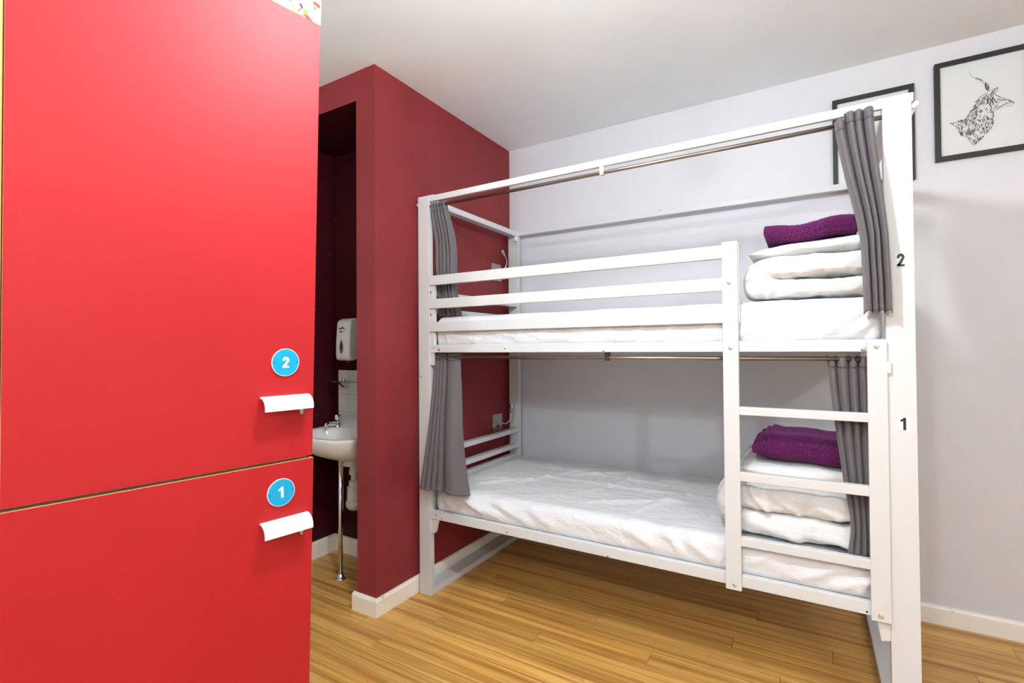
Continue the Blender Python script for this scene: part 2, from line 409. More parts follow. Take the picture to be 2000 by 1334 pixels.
def handle(par, z_top, t0, t1):
    prof = []; n = 12; R_, T = 0.027, 0.004
    for i in range(n+1):
        a = math.pi/2*(1-i/n); prof.append((0.002+R_*math.cos(a), z_top-R_+R_*math.sin(a)))
    prof.append((0.002+R_, z_top-R_-.004)); prof.append((0.002+R_-T, z_top-R_-.004))
    for i in range(n+1):
        a = math.pi/2*(i/n); prof.append((0.002+(R_-T)*math.cos(a), z_top-R_+(R_-T)*math.sin(a)))
    prof += [(0, z_top-T), (0, z_top)]
    b = bm_new(); A = [b.verts.new(lk(t0, u, z)) for u, z in prof]; B = [b.verts.new(lk(t1, u, z)) for u, z in prof]
    k = len(prof); b.faces.new(A); b.faces.new(B[::-1])
    for i in range(k): b.faces.new((A[i], A[(i+1) % k], B[(i+1) % k], B[i]))
    o = smooth_angle(obj('handle', b, 'cap', par), 35); o['label'] = 'white curved pull handle'
    b = tube([lk(t0+.022, 0.002, z_top-.028), lk(t0+.022, 0.020, z_top-.034)], [.007, .006], 12)
    tube([lk(t0+.022, 0.016, z_top-.028), lk(t0+.022, 0.016, z_top-.044)], [.006, .005], 10, b)
    obj('lock', b, 'steel', par, True)['label'] = 'small metal lock under the handle'
handle(d_up, 1.147, 0.014, 0.121); handle(d_lo, 0.872, 0.010, 0.117)
def disc(par, tc_, zc, d, tilt):
    b = bm_new(); seg = 40; R_ = 0.0308
    fn = lambda u, v, w: lk(tc_-(u*math.cos(tilt)-v*math.sin(tilt)), 0.0005+w, zc+(u*math.sin(tilt)+v*math.cos(tilt)))
    circ = lambda r: [(r*math.cos(k*2*math.pi/seg), r*math.sin(k*2*math.pi/seg)) for k in range(seg)]
    prism(circ(R_), fn, 0.0022, b); n0 = len(b.faces)
    prism(circ(R_-.0014), fn, 0.0026, b); n1 = len(b.faces)
    h = 0.024
    for q in digit_quads(d): prism([((u-.31)*h, (v-.5)*h) for u, v in q], fn, 0.0030, b)
    n2 = len(b.faces)
    for sx_ in (-1, 1):
        prism([(sx_*.0255+.0013*math.cos(k*math.pi/4), .0013*math.sin(k*math.pi/4)) for k in range(8)], fn, 0.0030, b)
    b.faces.ensure_lookup_table()
    for i, f in enumerate(b.faces): f.material_index = 0 if i < n0 else 1 if i < n1 else 2 if i < n2 else 3
    o = obj('number_disc', b, ['sticker', 'blue', 'digit_white', 'dark'], par); o['label'] = 'round blue disc with white number %d' % d
disc(d_up, 0.0678, 1.2205, 2, 0.0); disc(d_lo, 0.0726, 0.9305, 1, 0.06)
# printed panel standing on the locker
o = obj('printed_panel', lkbox(-.003, LW+.02, -.020, -.002, LH+.0005, LH+.42, .001), 'food')
tag(o, 'food-picture printed board standing on top of the red locker', 'panel')

# ------------------------------------------------------------------ bunk bed
D = 1.935; BXL, BXR, WP = -1.7205, 0.2827, 0.0734; YB = 2.83
HT = 2.025
bed = thing('bunk_bed', 'white metal bunk bed with ladder and guard rails against lilac wall', 'bunk bed', ((BXL+BXR)/2, (D+YB)/2, 0))
def bp(name, *a, bev=0.002, m='white_metal', label=None):
    o = obj(name, box(*a, bev), m, bed)
    if label: o['label'] = label
    return o
PD = 0.030
for x0 in (BXL, BXR-WP):
    bp('post', x0, x0+WP, D, D+PD, 0, HT)
    bp('post', x0, x0+WP, YB, YB+PD, 0, HT)
xi0, xi1 = BXL+WP, BXR-WP
# top frame
bp('top_rail', xi0-.01, xi1+.01, D+.002, D+.018, 1.9975, 2.027)
bp('top_rail', xi0-.01, xi1+.01, YB+.002, YB+.022, 1.994, 2.024)
for x0 in (xi0-.05, xi1+.005): bp('end_rail', x0, x0+.045, D+PD-.002, YB+.002, 1.989, 2.022)
# bunk rails
for z0, z1 in ((1.229, 1.2685), (0.392, 0.4335)):
    bp('side_rail', xi0-.004, xi1+.004, D+.001, D+.026, z0, z1); bp('side_rail', xi0-.004, xi1+.004, YB+.002, YB+.027, z0, z1)
    for x0 in (xi0-.045, xi1+.005): bp('end_rail', x0, x0+.04, D+PD-.002, YB+.002, z0, z1+ (.125 if z0 < 1 else .0))
    bp('base_panel', xi0-.002, xi1+.002, D+.02, YB+.006, z0+.006, z0+.016, bev=0)
# head and foot bars
for x0 in (xi0-.042, xi1+.002):
    for z0 in (0.595, 0.695, 1.43, 1.52): bp('end_bar', x0, x0+.04, D+PD-.002, YB+.002, z0, z0+.027)
    bp('floor_rail', (BXL if x0 < -1 else BXR-WP), (BXL if x0 < -1 else BXR-WP)+WP, D+PD-.002, YB+.002, 0.0, 0.032)
# guard rail
GX0, GX1 = -1.6465, -0.268
for z0, z1 in ((1.569, 1.617), (1.451, 1.4985), (1.334, 1.3825)): bp('guard_rail', GX0, GX1+.03, D-.004, D+.018, z0, z1)
bp('guard_stile', GX0-.001, GX0+.026, D+.004, D+.026, 1.262, 1.615)
bp('guard_stile', -.232, -.2095, D+.000, D+.024, 1.334, 1.622)
# ladder
bp('ladder_stile', -.2655, -.2135, D-.012, D+.012, 0.381, 1.6265)
bp('ladder_stile', 0.159, 0.2105, D-.012, D+.004, 0.384, 1.262)
for z0, z1 in ((1.005, 1.0335), (0.7705, 0.8025), (0.5405, 0.571)): bp('rung', -.217, 0.161, D-.010, D+.016, z0, z1)
# curtain rods with clips
for z, yy, x1 in ((1.9725, D+.010, xi1), (1.2055, D+.022, xi1)):
    obj('curtain_rod', tube([(xi0-.01, yy, z), (x1+.012, yy, z)], .0075, 12), 'rod', bed, True)
bp('rod_clip', -.732, -.716, D-.002, D+.022, 1.962, 2.0, m='cap')
bp('rod_clip', -.722, -.704, D+.010, D+.032, 1.194, 1.232, m='dark')
# top caps and pegs
for sx_, xa, xb in ((1, BXR-WP-.012, BXR+.006), (-1, BXL-.002, BXL+WP+.030)):
    bp('post_cap', xa, xb, D+.004, D+PD+.004, HT-.022, HT+.006, m='cap')
    xe = BXR if sx_ > 0 else BXL
    b = tube([(xe-.004*sx_, D+.018, 1.988), (xe+.008*sx_, D+.018, 1.992), (xe+.016*sx_, D+.018, 1.999), (xe+.020*sx_, D+.018, 2.001)], [.010, .010, .0095, .004], 12)
    tube([(xe+.010*sx_, D+.022, 1.992), (xe-.002*sx_, D+.026, 1.958)], [.006, .003], 8, b)
    obj('peg', b, 'cap', bed, True)
bp('rod_clip', xi0-.008, xi0+.004, YB-.03, YB-.001, 1.955, 1.985, m='cap')
# corner brackets (folded sheet wedges)
def bracket(px_list, Y):
    pts = [at_y(x, y, Y) for x, y in px_list]
    b = prism([(p.x, p.z) for p in pts], lambda u, v, w: Vector((u, Y+w, v)), 0.012)
    obj('corner_bracket', b, 'white_metal', bed)
bracket([(840, 1011), (857, 1014), (855, 1021), (851, 1040), (847, 1042), (840, 1036)], D+.006)
bracket([(838, 688), (847, 688), (846, 714), (838, 710)], D+.004)
bracket([(1712, 1206), (1742, 1212), (1742, 1252), (1722, 1252)], D+.004)
bracket([(1728, 706), (1740, 706), (1740, 729), (1728, 729)], D-.013)
# bolts and drilled holes
def ymesh(prof, seg=16):
    b = lathe(0, 0, prof, seg)
    for v in b.verts: v.co = Vector((v.co.x, -v.co.z, v.co.y))
    bmesh.ops.recalc_face_normals(b, faces=b.faces)
    me = bpy.data.meshes.new('bolt'); b.to_mesh(me); b.free(); return me
bolt_me = ymesh([(.0075, -.002), (.0075, .001), (.0068, .0015), (.006, .0018), (.0045, .0042), (.0025, .005), (.0022, .0035)]); bolt_me.materials.append(M['chrome'])
hole_me = ymesh([(.0032, -.002), (.0032, .0006)], 10); hole_me.materials.append(M['dark'])
def put(name, me, px, py, Y):
    o = bpy.data.objects.new(name, me); COL.objects.link(o); o.parent = bed; p = at_y(px, py, Y); o.location = p - bed.location
for px, py, Y in [(1424.4, 552.3, D-.012), (1427, 680, D-.012), (1435, 1143, D-.012), (1686, 682, D+.001), (1712, 677, D-.012), (1721, 1204, D-.012),
                  (841.5, 571, D+.004), (841.5, 615, D+.004), (857.6, 683, D+.001), (1180, 686, D+.001)]: put('bolt', bolt_me, px, py, Y)
for px, py, Y in [(847, 680, D+.001), (986, 681, D+.001), (990, 1040, D+.001), (1187, 1087, D+.001), (1693, 1195, D+.001), (851, 1007, D+.001), (863, 1013, D+.001), (1288, 411, YB+.002), (822, 736, D)]: put('screw_hole', hole_me, px, py, Y)
# bed numbers on the right post
def post_number(d, px, py, h, wd, hd):
    c = at_y(px, py, D); b = box(c.x-wd/2, c.x+wd/2, D-.0009, D+.0005, c.z-hd/2, c.z+hd/2)
    s = obj('number_sticker', b, 'sticker', bed); s['label'] = 'white sticker with black number %d' % d
    b = bm_new(); w_ = 0.78 if d == 2 else 0.8
    for q in digit_quads(d): prism([((u-.31)*h*w_, (v-.5)*h) for u, v in q], lambda u, v, w: Vector((c.x+u, D-.0008-w, c.z+v)), .0009, b)
    obj('digit', b, 'digit_black', s)
post_number(2, 1759, 508, .040, .028, .044); post_number(1, 1765, 828, .038, .028, .046)

# ------------------------------------------------------------------ soft things
def fbm(p, s, seed=0.0, o=3):
    return noise.fractal(Vector(p)*s + Vector((seed, seed*1.7, seed*.3)), 1.0, 2.0, o)
def ridge(p, seg, h, w):
    """soft crease along a 2D segment"""
    ax, ay, bx, by = seg; dx, dy = bx-ax, by-ay; L2 = dx*dx+dy*dy
    t = max(0, min(1, ((p[0]-ax)*dx+(p[1]-ay)*dy)/L2)); q = math.hypot(p[0]-ax-dx*t, p[1]-ay-dy*t)
    e = min(1, 6*t, 6*(1-t)) if 0 < t < 1 else 0.0
    return h*e*math.exp(-(q/w)**2)
def rounded_box_surface(x0, x1, y0, y1, z0, z1, r, step, disp):
    b = bmesh.new(); bmesh.ops.create_cube(b, size=1)
    nx, ny, nz = [max(2, int((c-a)/step)) for a, c in ((x0, x1), (y0, y1), (z0, z1))]
    b.free(); b = bmesh.new(); cache = {}
    def vert(i, j, k):
        if (i, j, k) in cache: return cache[(i, j, k)]
        p = Vector((x0+(x1-x0)*i/nx, y0+(y1-y0)*j/ny, z0+(z1-z0)*k/nz))
        q = Vector((min(max(p.x, x0+r), x1-r), min(max(p.y, y0+r), y1-r), min(max(p.z, z0+r), z1-r)))
        n = p-q; n = n.normalized() if n.length > 1e-9 else Vector((0, 0, 1))
        p = q+n*r; p = disp(p, n); cache[(i, j, k)] = b.verts.new(p); return cache[(i, j, k)]
    def face(*a): 
        vs = [vert(*q) for q in a]
        b.faces.new(vs)
    for i in range(nx):
        for j in range(ny):
            face((i, j, nz), (i+1, j, nz), (i+1, j+1, nz), (i, j+1, nz)); face((i, j, 0), (i, j+1, 0), (i+1, j+1, 0), (i+1, j, 0))
        for k in range(nz):
            face((i, 0, k), (i+1, 0, k), (i+1, 0, k+1), (i, 0, k+1)); face((i, ny, k), (i, ny, k+1), (i+1, ny, k+1), (i+1, ny, k))
    for j in range(ny):
        for k in range(nz):
            face((0, j, k), (0, j, k+1), (0, j+1, k+1), (0, j+1, k)); face((nx, j, k), (nx, j+1, k), (nx, j+1, k+1), (nx, j, k+1))
    return b
MX0, MX1, MY0, MY1 = xi0+.012, xi1-.006, D+.029, YB-.004
top_lines = [(-1.55, 2.40, -.3, 2.43, .0055, .012), (-1.45, 2.62, -.5, 2.55, .005, .012), (-1.35, 2.15, -1.05, 2.78, .006, .014), (-.95, 2.2, -.75, 2.8, .005, .012),
             (-.65, 2.1, -.35, 2.7, .006, .014), (-1.6, 2.2, -1.2, 2.33, .006, .015), (-1.15, 2.5, -.8, 2.75, .006, .02), (-.9, 2.1, -.45, 2.35, .006, .02), (-1.5, 2.1, -1.3, 2.3, .007, .015)]
front_lo = [(-1.55, .545, -1.22, .45, .010, .016), (-1.5, .56, -1.3, .44, .008, .012), (-1.62, .55, -1.5, .44, .008, .010), (-1.3, .54, -1.05, .44, .006, .016), (-1.1, .53, -.95, .45, .005, .014), (-.7, .55, -.5, .45, .006, .016),
            (-.5, .56, -.42, .45, .007, .014), (-.42, .54, -.3, .45, .007, .014), (-.05, .45, .1, .53, .007, .014), (.05, .44, .16, .50, .008, .012), (.12, .44, .19, .54, .008, .01), (-.2, .47, -.08, .55, .006, .016)]
front_up = [(-.35, 1.30, -.28, 1.38, .007, .010), (-.5, 1.27, -.44, 1.36, .006, .008), (-.62, 1.27, -.55, 1.36, .006, .008), (-.9, 1.34, -.62, 1.28, .007, .010), (-.75, 1.35, -.6, 1.27, .005, .008), (-1.1, 1.32, -.85, 1.28, .006, .009), (-1.6, 1.33, -1.35, 1.28, .006, .009), (-1.3, 1.33, -1.1, 1.29, .005, .009),
            (-.22, 1.28, -.12, 1.36, .006, .016), (.04, 1.28, .15, 1.36, .008, .014), (.09, 1.27, .19, 1.34, .008, .012), (-.05, 1.275, .08, 1.33, .006, .014), (.14, 1.28, .19, 1.37, .007, .008)]
def mattress(z0, z1, label, fronts, tops, seed, bulge, rail=None):
    def disp(p, n):
        d = 0.004*fbm((p.x*.7, p.y*1.2, p.z), 6, seed) + 0.002*fbm(p, 22, seed+3)
        if n.z > .3:
            for s in tops: d += n.z*1.5*ridge((p.x, p.y), s[:4], s[4], s[5])
        if n.y < -.3:
            zz = (p.z-z0)/(z1-z0)
            for s in fronts: d += -n.y*1.6*ridge((p.x, p.z), s[:4], s[4], s[5])
            d += bulge*math.sin(math.pi*min(1, max(0, zz)))*-n.y
            d += 0.0035*-n.y*fbm((p.x*1.0+p.z*2.5, 0, p.z*.8), 14, seed+9)
        if n.z < -.3: d = 0
        q = p+n*d
        if rail and q.x < rail[0]: q.y = max(q.y, rail[1])
        return q
    b = rounded_box_surface(MX0, MX1, MY0, MY1, z0, z1, 0.035, 0.0115, disp)
    o = obj('mattress', b, 'sheet', None, True); tag(o, label, 'mattress', None); return o
mattress(0.4075, 0.548, 'wrinkled white fitted sheet over mattress on the lower bunk', front_lo, top_lines, 2.0, 0.012)
mattress(1.2445, 1.410, 'white-sheeted mattress on the upper bunk behind the guard rails', front_up, top_lines[:3], 5.0, 0.006, (-.205, D+.0178))

def sweep_soft(path, hs, yc, W_, seed, amp=.006, m=40, e=0.55, wr=(), fine=0.0, yshift=None):
    """closed cushion-like sweep: path of (x,z), half thickness per sample, width W_ along y"""
    n = len(path); rows_ = []; P = [Vector((x, 0, z)) for x, z in path]
    for i in range(n):
        t = (P[min(i+1, n-1)]-P[max(i-1, 0)]).normalized(); nr = Vector((-t.z, 0, t.x))
        h = hs[i]; endf = min(1.0, math.sqrt(max(0.0, 1-(1-min(i, n-1-i)/3.0)**2))) if min(i, n-1-i) < 3 else 1.0
        row = []
        for k in range(m):
            a = 2*math.pi*k/m; c, s_ = math.cos(a), math.sin(a)
            yy = (W_/2)*math.copysign(abs(c)**e, c)*(0.94+.06*endf); nn = h*endf*math.copysign(abs(s_)**(e+.15), s_)
            p = P[i] + Vector((0, yc+yy+(yshift(P[i]) if yshift else 0), 0)) + nr*nn
            d = Vector((0, c, 0))+nr*s_; d.normalize()
            f = amp*fbm(p, 7, seed)+amp*.45*(1-2*abs(fbm((p.x*.6+p.z, p.y*.5, p.z*1.4-p.x*.5), 19, seed+4)))
            if fine: f += fine*noise.noise(p*210)
            for s in wr: f += max(0, -c)*1.9*ridge((p.x, p.z), s[:4], s[4], s[5])
            row.append(p+d*f)
        rows_.append(row)
    return grid_mesh(rows_, True, None, True)
def u_path(xr0, xl, zb, zt, xr1, n=26, k=16):
    """from right-bottom, left, round the fold, back to the right on top"""
    r = (zt-zb)/2; p = [(xr0+(xl+r-xr0)*i/n, zb) for i in range(n)]
    p += [(xl+r-r*math.sin(math.pi*j/k), zb+r-r*math.cos(math.pi*j/k)) for j in range(k+1)]
    p += [(xl+r+(xr1-xl-r)*i/n, zt) for i in range(1, n+1)]
    return p
def flat_path(xl, xr, z, n=50, f=lambda u: 0): return [(xl+(xr-xl)*i/n, z+f(i/n)) for i in range(n+1)]
# duvets
pth = u_path(.185, -.165, 1.452, 1.529, .175, 44, 22); nn_ = len(pth)
hs = [0.037 + 0.009*(i/nn_) for i in range(nn_)]
wr_u = [(-.2, 1.50, -.08, 1.475, .007, .010), (-.17, 1.52, -.10, 1.478, .006, .008), (-.19, 1.44, -.02, 1.47, .006, .012), (-.09, 1.43, .05, 1.46, .005, .012), (-.02, 1.50, .1, 1.55, .004, .014), (-.2, 1.46, -.15, 1.42, .008, .012), (-.13, 1.42, -.1, 1.46, .006, .010)]
o = obj('folded_duvet', sweep_soft(pth, hs, 2.285, .60, 1.0, .011, 64, .36, wr_u), 'duvet', None, True)
tag(o, 'plump folded white duvet on the upper bunk beneath a pillow', 'duvet')
pth = u_path(.175, -.262, .604, .699, .165, 50, 22); nn_ = len(pth)
hs = [0.047 + 0.013*(i/nn_) for i in range(nn_)]
wr_l = [(-.2, .74, -.12, .65, .008, .010), (-.13, .74, -.02, .64, .006, .012), (-.02, .73, .1, .65, .006, .012), (.05, .74, .16, .66, .005, .012), (-.29, .63, -.2, .64, .008, .008), (-.28, .60, -.2, .63, .008, .008), (-.29, .66, -.22, .65, .008, .007), (-.2, .62, 0, .56, .005, .014), (0, .60, .14, .57, .005, .014)]
o = obj('folded_duvet', sweep_soft(pth, hs, 2.295, .60, 8.0, .011, 64, .36, wr_l), 'duvet', None, True)
tag(o, 'plump folded white duvet on the lower bunk behind the ladder', 'duvet')
# pillows
def pillow(x0, x1, z0, z1, yc, W_, seed, label, tilt=0.0):
    n = 40; pth_ = flat_path(x0, x1, (z0+z1)/2, n, lambda u: tilt*(u-.5))
    hs_ = [max(.006, (z1-z0)/2*(1-abs(2*min(u*1.0, .5)-1)**2.2)**.5 if u < .5 else (z1-z0)/2) for u in [i/n for i in range(n+1)]]
    o = obj('pillow', sweep_soft(pth_, hs_, yc, W_, seed, .004, 48, .62, [(x0+.05, z0+.035, x0+.3, z0+.028, .006, .006)]), 'duvet', None, True)
    tag(o, label, 'pillow')
pillow(-.186, .19, 1.563, 1.629, 2.27, .52, 3.0, 'flat white pillow on the upper bunk under a purple towel', .018)
pillow(-.235, .18, .756, .832, 2.28, .52, 6.0, 'flat white pillow on the lower bunk under a purple towel', 0)
# towels: a thick folded slab with the nested folds showing at the bend
def towel(x0, x1, z0, z1, yc, W_, seed, label, nest, sag):
    t = thing('folded_towel', label, 'towel', ((x0+x1)/2, yc, z0)); H = z1-z0
    for i, (off, z_lo, z_hi, e) in enumerate(nest):
        zc = z0+H*(z_lo+z_hi)/2; hh = H*(z_hi-z_lo)/2
        pth_ = flat_path(x0+off, x1-.004*i, zc, 90, lambda u: sag(u)*(z_hi if i == 0 else .8))
        bb = sweep_soft(pth_, [hh]*91, yc, W_-.010*i, seed+i, .003, 64, e, (), .0016)
        obj('folded_layer', bb, 'towel', t, True)
towel(-.136, .155, 1.6265, 1.694, 2.16, .30, 11.0, 'folded purple terry towel on the upper bunk pillow', ((0, .0, 1.0, .45), (.006, .0, .5, .4)), lambda u: .006*math.sin(u*9+1)+.012*u-.006)
towel(-.186, .125, .8355, .934, 2.16, .30, 15.0, 'folded purple terry towel on the lower bunk pillow', ((.046, .0, 1.0, .45), (.030, .02, .92, .5), (.014, .04, .80, .5), (0, .06, .62, .6)), lambda u: .008*math.cos(u*5)-.006*math.sin(u*9)-.002)

# curtains
def curtain(rows_, folds, label, group, phase=0.0, top=None, nu=150, nv=90, lean=0.0, seed=0.0, hem=.03, drape=0.0):
    """rows_: (z, xL, xR, y, amplitude) from top to bottom"""
    zs = [r[0] for r in rows_]; tot = sum(folds); cuts = [sum(folds[:q])/tot for q in range(len(folds)+1)]
    def at(v):
        f = v*(len(rows_)-1); i = min(int(f), len(rows_)-2); t = f-i
        A_, B_, C_, D_ = rows_[max(i-1, 0)], rows_[i], rows_[i+1], rows_[min(i+2, len(rows_)-1)]
        return [b1+(c1-b1)*t if q == 0 else .5*(2*b1+(c1-a1)*t+(2*a1-5*b1+4*c1-d1)*t*t+(3*b1-a1-3*c1+d1)*t**3) for q, (a1, b1, c1, d1) in enumerate(zip(A_, B_, C_, D_))]
    def point(u, v, off=0.0):
        z, xl, xr, y, am = at(v)
        uu = min(.9999, max(0.0, u + .035*math.sin(math.pi*u)*fbm((u*2.5+phase, v*1.6, 0), 1.2, seed)))
        k = max(q for q in range(len(cuts)-1) if cuts[q] <= uu); sN = (uu-cuts[k])/(cuts[k+1]-cuts[k])
        am2 = am*(1+.3*fbm((k*1.7, v*1.5, 1), 1.2, seed+2))*min(1.25, .55+1.8*(cuts[k+1]-cuts[k]))
        prof = math.sin(math.pi*sN)**.75; ph = 2*math.pi*sN
        x = xl+(xr-xl)*(u-.012*math.sin(ph)); yy = y - am2*(2*prof-1)
        yy += drape*fbm((x*9, z*7, 2), 1.0, seed+5)
        if top: z += top(u)*(1-v)
        z -= .004*(2*prof-1)*(1 if v < .5 else -1)*abs(2*v-1)
        return Vector((x, yy-off, z))
    b = grid_mesh([[point(i/nu, j/nv) for i in range(nu+1)] for j in range(nv+1)])
    o = obj('curtain', b, 'curtain', None, True); tag(o, label, 'curtain', group)
    s = o.modifiers.new('thickness', 'SOLIDIFY'); s.thickness = .0016; s.offset = 0
    H = abs(zs[0]-zs[-1])
    for nm, v0, v1 in (('header_band', 0.002, .035/H), ('bottom_hem', 1-.022/H, .999)):
        b = grid_mesh([[point(i/nu, v0+(v1-v0)*j/4, .0012) for i in range(nu+1)] for j in range(5)])
        h = obj(nm, b, 'curtain', o, True); s = h.modifiers.new('thickness', 'SOLIDIFY'); s.thickness = .0014; s.offset = 0
    return o
G = 'grey bunk curtains'
curtain([(1.9905, -1.640, -1.548, 1.946, .013), (1.80, -1.636, -1.520, 1.975, .018), (1.60, -1.638, -1.525, 1.992, .018), (1.50, -1.640, -1.520, 1.996, .014), (1.411, -1.640, -1.50, 2.00, .012)],
        (.9, .7, 1.0, .7, 1.0), 'grey curtain at the upper bunk beside the burgundy wall', G, .6, None, 150, 80, seed=1.0, drape=.006)
curtain([(1.990, .083, .187, 1.916, .024), (1.82, .105, .196, 1.898, .026), (1.62, .142, .214, 1.896, .026), (1.50, .150, .220, 1.896, .026), (1.352, .153, .224, 1.898, .024)],
        (1.15, .95, .85, 1.2), 'grey curtain at the upper bunk beside the number two post', G, 2.2, lambda u: -.012 if u < .24 else .010, 150, 90, seed=4.0)
curtain([(1.226, -1.642, -1.482, 1.966, .010), (1.05, -1.640, -1.470, 1.950, .016), (.85, -1.641, -1.448, 1.922, .018), (.70, -1.656, -1.428, 1.908, .022), (.548, -1.680, -1.398, 1.900, .024)],
        (.55, .5, .55, .6, 2.2), 'grey curtain at the lower bunk beside the burgundy wall', G, 1.2, None, 150, 90, seed=7.0)
curtain([(1.214, .054, .166, 1.968, .018), (1.05, .067, .168, 1.972, .018), (.80, .094, .170, 1.974, .012), (.66, .112, .172, 1.970, .012), (.566, .104, .174, 1.968, .012)],
        (.8, 1.2, .9, 1.0), 'grey curtain at the lower bunk behind the ladder rungs', G, 2.0, None, 150, 90, seed=9.0)

# ------------------------------------------------------------------ wall lamps
def wall_lamp(zc, pts, rad, label, socket):
    t = thing('reading_lamp', label, 'lamp', (XP1, 2.715, zc))
    p = obj('wall_plate', box(XP1-.001, XP1+.010, 2.658, 2.772, zc-.056, zc+.054, .002), 'steel', t)
    b = box(XP1+.008, XP1+.0115, 2.705, 2.73, zc-.035, zc-.018, .0005)
    obj('socket', b, 'dark', p)
    obj('gooseneck', tube(pts, .0042, 10), 'steel', t, True)
    a, c = Vector(pts[-2]), Vector(pts[-1]); d = (c-a).normalized()
    obj('lamp_head', tube([c-d*.012, c, c+d*.025, c+d*.042, c+d*.046], [.005, .0085, .012, .0145, .013], 14), 'steel', t, True)
def spline(ctrl, n=8):
    P = [Vector(p) for p in ctrl]; P = [2*P[0]-P[1]]+P+[2*P[-1]-P[-2]]; out = []
    for i in range(1, len(P)-2):
        for k in range(n):
            u = k/n; a, b_, c, d = P[i-1], P[i], P[i+1], P[i+2]
            out.append(.5*((2*b_)+(c-a)*u+(2*a-5*b_+4*c-d)*u*u+(3*b_-a-3*c+d)*u**3))
    return out+[P[-2]]
wall_lamp(.768, spline([(XP1+.008, 2.705, .771), (-1.715, 2.715, .765), (-1.69, 2.738, .760), (-1.675, 2.762, .785), (-1.67, 2.770, .815), (-1.67, 2.773, .840)]), 0, 'steel gooseneck reading lamp beside the lower bunk on the burgundy wall', True)
wall_lamp(1.745, spline([(XP1+.008, 2.715, 1.745), (-1.715, 2.722, 1.745), (-1.685, 2.735, 1.775), (-1.68, 2.742, 1.810), (-1.68, 2.733, 1.832), (-1.68, 2.712, 1.848)]), 0, 'steel gooseneck reading lamp beside the upper bunk on the burgundy wall', True)

# ------------------------------------------------------------------ framed pictures
def picture(x0, x1, z0, z1, label, fw=.019):
    t = thing('framed_picture', label, 'picture', ((x0+x1)/2, YW, z0)); y0 = YW-.024; y1 = YW+.001
    for a in ((x0, x0+fw, z0, z1), (x1-fw, x1, z0, z1), (x0+fw-.001, x1-fw+.001, z0, z0+fw), (x0+fw-.001, x1-fw+.001, z1-fw, z1)):
        obj('frame_bar', box(a[0], a[1], y0, y1, a[2], a[3], .0012), 'black_frame', t)
    pp = obj('paper', box(x0+fw-.002, x1-fw+.002, YW-.010, YW-.006, z0+fw-.002, z1-fw+.002), 'paper', t)
    obj('glazing', box(x0+fw-.002, x1-fw+.002, YW-.0150, YW-.0135, z0+fw-.002, z1-fw+.002), 'glazing', t)
    return t, pp
picture(.116, .4305, 2.009, 2.449, 'black framed picture partly hidden behind the bunk post and curtain')
t, pp = picture(.5025, .817, 2.072, 2.512, 'black framed ink drawing of a horned antelope head')
b = bm_new(); YD = YW-.0105
def zp(p):  # zoomed-view pixel of the drawing -> wall plane
    q = at_y(1780+p[0]*.225, 60+p[1]*.2249, YW-.01); return (q.x, q.z)
def ink(pts, w):
    P_ = [zp(p) for p in pts]
    for q in stroke2d(P_, w):
        vs = [b.verts.new((u.x, YD, u.y)) for u in q]; b.faces.new(vs)
def taper(n, w): return [w*max(.2, math.sin(math.pi*(i+.5)/n)) for i in range(n)]
def pen(pts, w): ink(pts, taper(len(pts), w*1.35))
pen([(498, 345), (508, 378), (528, 400), (545, 408)], .0008); pen([(545, 412), (580, 416), (605, 428), (622, 436)], .0026); pen([(530, 402), (575, 425), (620, 455), (640, 470)], .0008)
pen([(634, 462), (640, 450), (652, 458), (662, 490), (670, 525)], .0024); pen([(638, 470), (650, 500), (660, 522)], .0035); pen([(600, 430), (632, 452)], .0008)
pen([(665, 530), (700, 515), (735, 500), (755, 490)], .0016); pen([(755, 490), (742, 520), (712, 548), (680, 580), (655, 600)], .0018); pen([(660, 535), (645, 560), (632, 590), (640, 610)], .0022); pen([(690, 540), (668, 565), (660, 590)], .0016); pen([(735, 505), (748, 492), (745, 512)], .0016)
pen([(705, 565), (720, 548), (745, 565), (780, 582), (820, 590)], .0020); pen([(800, 592), (840, 598), (868, 612), (890, 618)], .0018)
pen([(890, 616), (888, 632), (876, 640)], .0022); pen([(888, 622), (850, 626), (820, 634), (785, 652), (750, 668), (712, 688)], .0022); pen([(880, 648), (845, 650), (810, 656)], .0012); pen([(800, 658), (760, 672), (735, 690), (712, 702)], .0014)
pen([(740, 605), (765, 596), (782, 604)], .0030); pen([(730, 590), (760, 584)], .0012); pen([(700, 600), (715, 625), (722, 650)], .0014); pen([(690, 560), (705, 590), (690, 620)], .0018); pen([(835, 608), (860, 618)], .0014); pen([(790, 620), (830, 625)], .0010)
pen([(640, 545), (600, 575), (575, 592)], .0018); pen([(610, 590), (570, 610), (545, 625)], .0022); pen([(600, 612), (560, 640), (535, 660)], .0024); pen([(560, 650), (530, 690), (510, 705)], .0022); pen([(530, 690), (500, 725), (480, 745)], .0022); pen([(510, 730), (482, 758), (470, 775)], .0022)
pen([(478, 770), (440, 778), (395, 795), (330, 806)], .0018); pen([(330, 804), (360, 812), (372, 826)], .0022); pen([(480, 785), (560, 778), (640, 772), (705, 770)], .0010)
pen([(712, 700), (714, 735), (708, 768)], .0016); pen([(708, 770), (712, 800), (700, 835)], .0016); pen([(700, 835), (668, 872), (640, 900)], .0014); pen([(640, 900), (600, 935), (575, 970), (545, 1000)], .0014)
pen([(360, 815), (400, 850), (415, 880)], .0014); pen([(410, 870), (430, 910), (470, 920)], .0014); pen([(480, 915), (505, 955), (545, 998)], .0014)
